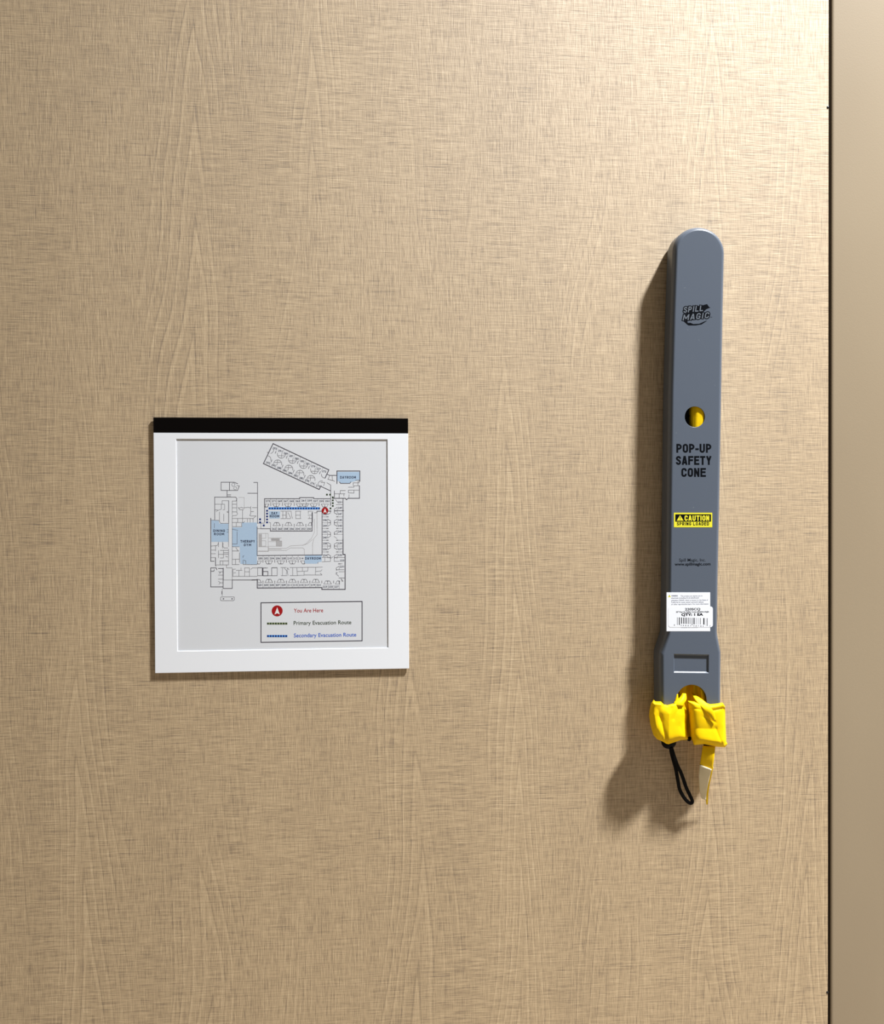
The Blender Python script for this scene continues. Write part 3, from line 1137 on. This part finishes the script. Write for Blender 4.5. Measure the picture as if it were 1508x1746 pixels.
cs = sticker('caution_label', (1149.6, 874.2, 1215, 899), HF + 2e-5, 0.0001, M_YLABEL, 'small yellow and black CAUTION SPRING LOADED label')
p = Print(HF + 0.00016)
p.conv = fc
p.rect(370, 195, 1078, 342)
p.bold('SPRING LOADED', 400, 1040, 416, 66, gap=.10)
p.done('caution_black_print', M_BLACKINK, cs, 'black panel and lettering')
p = Print(HF + 0.00019)
p.conv = fc
p.poly([(465, 212), (535, 322), (398, 322)])
p.bold('CAUTION', 553, 1045, 325, 107, gap=.10)
p.done('caution_yellow_lettering', M_YLABEL, cs, 'yellow lettering and warning triangle')
p = Print(HF + 0.00022)
p.conv = fc
p.poly([(458, 245), (474, 245), (469, 292), (463, 292)])
p.rect(460, 299, 472, 311)
p.done('caution_exclamation_print', M_BLACKINK, cs)

s1 = sticker('warning_label', (1137, 1010, 1211.5, 1076.3), HF + 2e-5, 0.00012, M_LABEL, 'white warning label with small print')
fs = frm(1130, 1000, 16.755)
p = Print(HF + 0.00016)
p.conv = fs
for s_, x0, x1, y, bd in (('WARNING:', 255, 440, 288, .03), ('This product can expose you to', 520, 1145, 292, 0), ('chemicals including Di-(2-ethylhexyl)', 252, 1045, 352, 0),
                          ('phthalate (DEHP), which is known to the State of', 252, 1305, 418, 0), ('California to cause cancer and birth defects', 252, 1180, 474, 0),
                          ('or other reproductive harm. For more information', 252, 1318, 530, 0)):
    p.text(s_, x0, x1, y, 38, bd + .015)
p.done('warning_lettering', M_LABELINK, s1, 'small grey lettering')
p = Print(HF + 0.00016, fs)
p.text('MADE IN CHINA', 545, 1010, 1190, 24, 0)
p.done('origin_lettering', M_LABELINK, s1, 'tiny grey lettering')
p = Print(HF + 0.00016)
p.conv = fs
p.poly([(200, 235), (245, 305), (155, 305)])
p.done('warning_triangle_print', M_YLABEL, s1, 'yellow warning triangle')
p = Print(HF + 0.00019)
p.conv = fs
p.rect(193, 248, 208, 272)
p.rect(194, 278, 207, 290)
p.done('warning_exclamation_print', M_BLACKINK, s1)

s2 = sticker('barcode_label', (1140, 1034, 1216, 1069.4), HF + 0.00016, 0.00012, M_LABEL, 'white rounded barcode label', 4.0)
p = Print(HF + 0.00031)
p.conv = fs
p.text('220SCQ', 645, 1085, 685, 66, 0.03)
p.text('30" Pop-Up Safety Cone adhesive single', 390, 1330, 752, 44, 0.03)
p.text('QTY: 1 EA', 540, 1165, 845, 76, 0.055)
for x, w, y1 in ((425, 12, 1100), (484, 26, 1100), (548, 26, 1065), (612, 26, 1065), (676, 26, 1068), (738, 20, 1070), (778, 8, 1070), (800, 8, 1070), (838, 9, 1110), (858, 10, 1110),
                 (905, 28, 1080), (955, 6, 1082), (985, 7, 1082), (1030, 6, 1085), (1085, 14, 1085), (1185, 34, 1090), (1250, 5, 1125), (1283, 14, 1128)):
    p.rect(x - w / 2, 880 + (x - 425) * .03, x + w / 2, y1)
for ch, x, y in (('8', 343, 1122), ('9', 537, 1132), ('8', 600, 1132), ('8', 668, 1134), ('8', 738, 1136), ('1', 805, 1138), ('4', 900, 1142), ('8', 963, 1144), ('7', 1028, 1146), ('8', 1100, 1150), ('1', 1165, 1152), ('7', 1360, 1150)):
    wd_ = 6 if ch == '1' else 14
    p.text(ch, x - wd_, x + wd_, y, 36, 0.01)
p.done('barcode_print', M_BLACKINK, s2, 'black barcode and lettering')

# ------------------------------------------------------------------ folded yellow cone
ff = frm(1080, 1150, 6.984)
cone = empty('pop_up_cone', Q(1176, 1275, 15 * U),
             'folded yellow nylon safety cone hanging out of the grey tube', 'safety cone')


def samp(pts, t):
    """point at fraction t of a polyline (by length)"""
    ls = [math.dist(a, b) for a, b in zip(pts, pts[1:])]
    tot = sum(ls) * t
    for (a, b), l in zip(zip(pts, pts[1:]), ls):
        if tot <= l or (a, b) == (pts[-2], pts[-1]):
            f = min(tot / l, 1.0) if l else 0
            return (a[0] + (b[0] - a[0]) * f, a[1] + (b[1] - a[1]) * f)
        tot -= l


def segdist(x, y, s):
    ax, ay, bx, by = s
    dx, dy = bx - ax, by - ay
    t = max(0, min(1, ((x - ax) * dx + (y - ay) * dy) / (dx * dx + dy * dy)))
    return math.hypot(x - ax - t * dx, y - ay - t * dy)


def pouch(name, top, bottom, lft, rgt, hmid, hfront, hback, folds, label=None, nu=72, nv=64):
    """soft closed bag between four boundary polylines (crop units); depths in photo pixels as functions of (u, v)"""
    bm = bmesh.new()
    c00, c10, c01, c11 = top[0], top[-1], bottom[0], bottom[-1]
    fr, bk_ = [], []
    for j in range(nv + 1):
        v = j / nv
        rf, rb = [], []
        for i in range(nu + 1):
            u = i / nu
            t, b = samp(top, u), samp(bottom, u)
            l, r_ = samp(lft, v), samp(rgt, v)
            x = (1 - v) * t[0] + v * b[0] + (1 - u) * l[0] + u * r_[0] - ((1 - u) * (1 - v) * c00[0] + u * (1 - v) * c10[0] + (1 - u) * v * c01[0] + u * v * c11[0])
            y = (1 - v) * t[1] + v * b[1] + (1 - u) * l[1] + u * r_[1] - ((1 - u) * (1 - v) * c00[1] + u * (1 - v) * c10[1] + (1 - u) * v * c01[1] + u * v * c11[1])
            m_ = hmid(u, v)
            prof_ = (max(0.0, 1 - abs(2 * u - 1) ** 4.5)) ** 0.6 * (max(0.0, 1 - abs(2 * v - 1) ** 9)) ** 0.6
            hf_ = m_ + (hfront(u, v) - m_) * prof_
            for (s, amp, wd) in folds:
                d = segdist(x, y, s)
                hf_ += 0.6 * amp * math.exp(-abs(d / wd) ** 1.15) * min(1.0, prof_ * 1.6)
            hb_ = m_ + (hback(u, v) - m_) * prof_
            px, py = ff(x, y)
            edge_ = i in (0, nu) or j in (0, nv)
            a = bm.verts.new(Q(px, py, hf_ * U))
            rf.append(a)
            if edge_:
                rb.append(a)
            else:
                rb.append(bm.verts.new(Q(px, py, hb_ * U)))
        fr.append(rf)
        bk_.append(rb)
    for g_ in (fr, bk_):
        for j in range(nv):
            for i in range(nu):
                q = [g_[j][i], g_[j][i + 1], g_[j + 1][i + 1], g_[j + 1][i]]
                if g_ is bk_:
                    q.reverse()
                try:
                    bm.faces.new(q)
                except ValueError:
                    pass
    bmesh.ops.recalc_face_normals(bm, faces=bm.faces)
    return new_obj(name, bm, M_YEL, cone, label, smooth=60)


def hm(u, v):
    k = min(1.0, max(0.0, (v - 0.02) / 0.16))
    return 43.0 - 13.0 * k * k * (3 - 2 * k)


pouch('fabric_fold',
      [(212, 345), (245, 302), (265, 322), (330, 322), (366, 356), (408, 364), (480, 345), (545, 330), (608, 340)],
      [(285, 772), (330, 790), (362, 805), (395, 826), (425, 832), (500, 805), (560, 785), (655, 770)],
      [(212, 345), (195, 430), (190, 490), (205, 600), (222, 660), (240, 720), (285, 772)],
      [(608, 340), (630, 410), (645, 480), (638, 560), (640, 640), (645, 710), (655, 770)],
      hm, lambda u, v: 52 + 3 * math.sin(3 * u + 1), lambda u, v: 42.5 if v < .12 else 42.5 - 30 * min(1, (v - .12) / .12),
      [((325, 500, 395, 790), -5.0, 30), ((300, 420, 330, 540), -2.5, 40), ((430, 470, 425, 800), 3.0, 45), ((555, 370, 485, 530), -2.6, 20),
       ((590, 380, 560, 560), 1.5, 30), ((265, 715, 345, 760), -4.5, 26), ((275, 735, 390, 825), 2.5, 14), ((230, 350, 470, 372), 3.0, 20),
       ((250, 480, 275, 640), 2.5, 38), ((560, 620, 625, 760), -1.0, 30)],
      'left yellow fabric fold')
pouch('fabric_fold',
      [(652, 312), (720, 322), (790, 338), (850, 330), (915, 354), (1000, 346), (1048, 336), (1068, 336), (1094, 380)],
      [(722, 840), (760, 838), (850, 832), (930, 850), (1000, 862), (1095, 868), (1126, 828)],
      [(652, 312), (662, 420), (667, 520), (675, 620), (683, 720), (722, 840)],
      [(1094, 380), (1098, 440), (1100, 560), (1106, 700), (1110, 800), (1126, 828)],
      hm, lambda u, v: 52 + 2 * math.cos(3 * u), lambda u, v: 42.5 if v < .12 else 42.5 - 30 * min(1, (v - .12) / .12),
      [((715, 640, 990, 650), -2.8, 60), ((700, 770, 1050, 800), 2.2, 50), ((840, 505, 985, 572), -1.2, 12),
       ((985, 640, 1062, 825), -1.6, 16), ((1075, 600, 1075, 800), 1.5, 20), ((930, 432, 1090, 405), -3.2, 12), ((930, 395, 1085, 370), 2.5, 22),
       ((690, 400, 800, 415), -1.5, 12), ((720, 838, 1110, 858), 3.0, 12)],
      'right yellow fabric fold')


def patch(name, pts_rows, m, thick, label=None, sub=2):
    """thin cloth through rows of (x, y, h) points in crop units / photo pixels"""
    bm = bmesh.new()
    rows = [[bm.verts.new(Q(*ff(x, y), h * U)) for x, y, h in r_] for r_ in pts_rows]
    for ra, rb in zip(rows, rows[1:]):
        for i in range(len(ra) - 1):
            bm.faces.new((ra[i], ra[i + 1], rb[i + 1], rb[i]))
    o = new_obj(name, bm, m, cone, label, smooth=80)
    if sub:
        q = o.modifiers.new('sub', 'SUBSURF')
        q.levels = q.render_levels = sub
        q.boundary_smooth = 'PRESERVE_CORNERS'
    s_ = o.modifiers.new('s', 'SOLIDIFY')
    s_.thickness = thick
    s_.offset = 0
    return o


# strip tucked from the arch across the right fold, and the twisted corner by the left fold
patch('fabric_tuck', [[(700, 215, 24), (722, 232, 30), (742, 250, 32)],
                      [(715, 270, 40), (775, 285, 44), (800, 282, 42)],
                      [(762, 335, 47), (845, 350, 50), (872, 335, 48)],
                      [(830, 410, 54), (900, 420, 56.5), (925, 395, 55)],
                      [(905, 490, 54), (945, 490, 57), (968, 450, 55.5)],
                      [(960, 552, 53), (976, 560, 54), (985, 548, 53)]], M_YEL, 0.0007, 'yellow cloth strip pulled from the arch')
patch('fabric_twist', [[(572, 232, 30), (598, 224, 40), (628, 230, 38)],
                       [(556, 285, 38), (595, 270, 46), (640, 290, 42)],
                       [(496, 316, 43), (570, 312, 50), (622, 325, 46)],
                       [(482, 345, 45), (560, 352, 52), (604, 352, 47)],
                       [(490, 362, 47), (550, 372, 51), (598, 372, 48)]], M_YEL, 0.0009, 'twisted yellow cloth corner')

# cloth inside the lower end of the tube
bm = bmesh.new()
rows = []
for j in range(25):
    y = 1130 + (1262 - 1130) * j / 24
    row = []
    for i in range(41):
        u = i / 40
        x = 1150 + 62 * u
        h = 21 + 5 * math.sin(u * 15 + y * .02) + 3 * math.sin(u * 31 + 1.3 - y * .03)
        row.append(bm.verts.new(Q(x, y, h * U)))
    rows.append(row)
for ra, rb in zip(rows, rows[1:]):
    for i in range(40):
        bm.faces.new((ra[i], ra[i + 1], rb[i + 1], rb[i]))
new_obj('inner_cloth', bm, M_YEL, cone, 'shaded yellow cloth inside the arch', smooth=80)
patch('fabric_pleat', [[(800, 160, 31), (822, 170, 33), (850, 200, 30)], [(806, 240, 33), (830, 240, 36), (862, 250, 31)], [(815, 320, 34), (838, 330, 37), (868, 335, 32)],
                       [(815, 400, 34), (838, 400, 37), (868, 400, 32)]],
      M_YEL, 0.0006, 'bright yellow pleat inside the arch')
patch('fabric_pleat', [[(512, 215, 36), (522, 200, 41), (532, 220, 38)], [(508, 270, 40), (524, 265, 43), (536, 280, 40)], [(500, 320, 42), (524, 318, 44), (540, 322, 42)]],
      M_YEL, 0.0006, 'thin yellow edge at the arch')

# rolled cloth behind the round hole
bm = bmesh.new()
rows = []
for j in range(31):
    y = 600 + (1092 - 600) * j / 30
    row = []
    for i in range(33):
        a = math.pi * 2 * i / 32
        rr = 13.3 + 0.5 * math.sin(3 * a + y * .015) + 0.35 * math.sin(7 * a)
        base = Q(1189.5 - (y - 711) * .012, y, 25.4 * U)
        row.append(bm.verts.new((base.x + rr * U * math.cos(a), base.y - rr * U * math.copysign(abs(math.sin(a)) ** .5, math.sin(a)), base.z)))
    rows.append(row)
for ra, rb in zip(rows, rows[1:]):
    for i in range(32):
        bm.faces.new((ra[i], ra[i + 1], rb[i + 1], rb[i]))
new_obj('rolled_cloth', bm, M_YEL, cone, 'rolled yellow cloth seen through the round hole', smooth=80)
bm = bmesh.new()
a0, a1 = Q(1166, 716, 24 * U), Q(1180, 706, 25 * U)
bmesh.ops.create_cone(bm, cap_ends=True, segments=10, radius1=1.3 * U, radius2=1.3 * U, depth=(a1 - a0).length,
                      matrix=Matrix.Translation((a0 + a1) / 2) @ (a1 - a0).to_track_quat('Z', 'Y').to_matrix().to_4x4())
new_obj('cord', bm, M_WEB, cone, 'black cord behind the hole', smooth=40)


def bead(cx, cy, rx_, ry_, h, label):
    """domed black foot cap with a collar"""
    bm = bmesh.new()
    c = Q(*ff(cx, cy), h * U)
    k = U / 6.984
    prof_ = [(0.0, 26), (rx_ * .80, 26), (rx_, 20), (rx_, 4), (rx_ * .97, 0)]
    for i in range(1, 9):
        a = math.pi / 2 * i / 8
        prof_.append((rx_ * .97 * math.cos(a) if i < 8 else 0.0, -ry_ * math.sin(a)))
    ringv = []
    for r_, z in prof_:
        ringv.append([bm.verts.new((c.x + r_ * k * math.cos(2 * math.pi * i / 28), c.y + r_ * .55 * k * math.sin(2 * math.pi * i / 28), c.z + z * k)) for i in range(28)])
    for ra, rb in zip(ringv, ringv[1:]):
        for i in range(28):
            bm.faces.new((ra[i], ra[(i + 1) % 28], rb[(i + 1) % 28], rb[i]))
    bmesh.ops.remove_doubles(bm, verts=bm.verts, dist=1e-6)
    bmesh.ops.recalc_face_normals(bm, faces=bm.faces)
    new_obj('foot_cap', bm, M_BEAD, cone, label, smooth=40)


bead(426, 808, 94, 80, 24, 'domed black foot cap')
bead(913, 838, 80, 56, 25, 'domed black foot cap')
bead(668, 770, 26, 26, 26, 'small black foot cap')


def sweep(name, path, wd, th, m, label, closed=False):
    """flat webbing along (x, y, h) path; wd/th in photo pixels"""
    pts = [Q(*ff(x, y), h * U) for x, y, h in path]
    # Catmull-Rom refinement
    fine = []
    n = len(pts)
    for i in range(n if closed else n - 1):
        p0 = pts[(i - 1) % n] if closed or i > 0 else pts[0]
        p1, p2 = pts[i], pts[(i + 1) % n]
        p3 = pts[(i + 2) % n] if closed or i + 2 < n else pts[-1]
        for s_ in range(6):
            t = s_ / 6
            fine.append(0.5 * ((2 * p1) + (p2 - p0) * t + (2 * p0 - 5 * p1 + 4 * p2 - p3) * t * t + (3 * p1 - p0 - 3 * p2 + p3) * t ** 3))
    if not closed:
        fine.append(pts[-1])
    bm = bmesh.new()
    ringv = []
    N = len(fine)
    for i, c in enumerate(fine):
        a = fine[(i - 1) % N] if closed else fine[max(i - 1, 0)]
        b = fine[(i + 1) % N] if closed else fine[min(i + 1, N - 1)]
        t = (b - a).normalized()
        nrm = Vector((0, -1, 0))
        side = t.cross(nrm).normalized()
        nrm = side.cross(t).normalized()
        ringv.append([bm.verts.new(c + side * (wd / 2 * U * math.cos(q)) + nrm * (th / 2 * U * math.sin(q)))
                      for q in [2 * math.pi * k / 10 for k in range(10)]])
    for i in range(N if closed else N - 1):
        ra, rb = ringv[i], ringv[(i + 1) % N]
        for k in range(10):
            bm.faces.new((ra[k], ra[(k + 1) % 10], rb[(k + 1) % 10], rb[k]))
    if not closed:
        bm.faces.new(ringv[0])
        bm.faces.new(ringv[-1])
    bmesh.ops.recalc_face_normals(bm, faces=bm.faces)
    return new_obj(name, bm, m, cone, label, smooth=60)


sweep('wrist_loop', [(446, 860, 28), (458, 940, 27), (482, 1030, 26), (512, 1140, 24), (522, 1200, 23), (535, 1270, 22), (552, 1360, 20), (582, 1425, 19), (625, 1490, 18),
                     (668, 1528, 17), (700, 1530, 17), (704, 1500, 17.5), (672, 1430, 19), (632, 1345, 21), (596, 1240, 23), (566, 1160, 25), (535, 1100, 27), (508, 1030, 28),
                     (478, 940, 29), (456, 870, 29.5)],
      6.2, 2.4, M_WEB, 'thin black webbing loop')
patch('strap', [[(828, 850, 36), (900, 852, 40), (978, 858, 40)],
                [(818, 930, 39), (890, 935, 43), (970, 940, 43)],
                [(808, 1000, 38), (880, 1010, 41), (962, 1020, 42)],
                [(792, 1085, 34), (865, 1105, 37), (946, 1122, 37)]], M_YEL, 0.0008, 'yellow strap')
patch('hook_tape', [[(793, 1072, 35.5), (860, 1098, 38.5), (935, 1130, 38)],
                    [(782, 1170, 32), (845, 1180, 34), (922, 1180, 34)],
                    [(780, 1250, 28), (835, 1260, 30), (902, 1262, 29)],
                    [(788, 1340, 23), (830, 1345, 24), (884, 1348, 23)],
                    [(798, 1420, 16), (828, 1430, 17), (870, 1440, 16)],
                    [(812, 1470, 14), (836, 1482, 15), (866, 1500, 14)]], M_VELCRO, 0.0008, 'cream hook tape on the strap')
patch('strap_edge', [[(918, 1105, 36), (935, 1112, 36), (954, 1100, 36)],
                     [(915, 1180, 33), (925, 1185, 33), (940, 1180, 33)],
                     [(895, 1265, 28), (905, 1268, 28), (919, 1265, 28)],
                     [(876, 1350, 22), (886, 1352, 22), (902, 1350, 22)],
                     [(862, 1450, 15), (874, 1452, 15), (892, 1450, 15)],
                     [(872, 1545, 11), (880, 1550, 11), (888, 1545, 11)]], M_YEL, 0.0007, 'folded yellow strap edge')
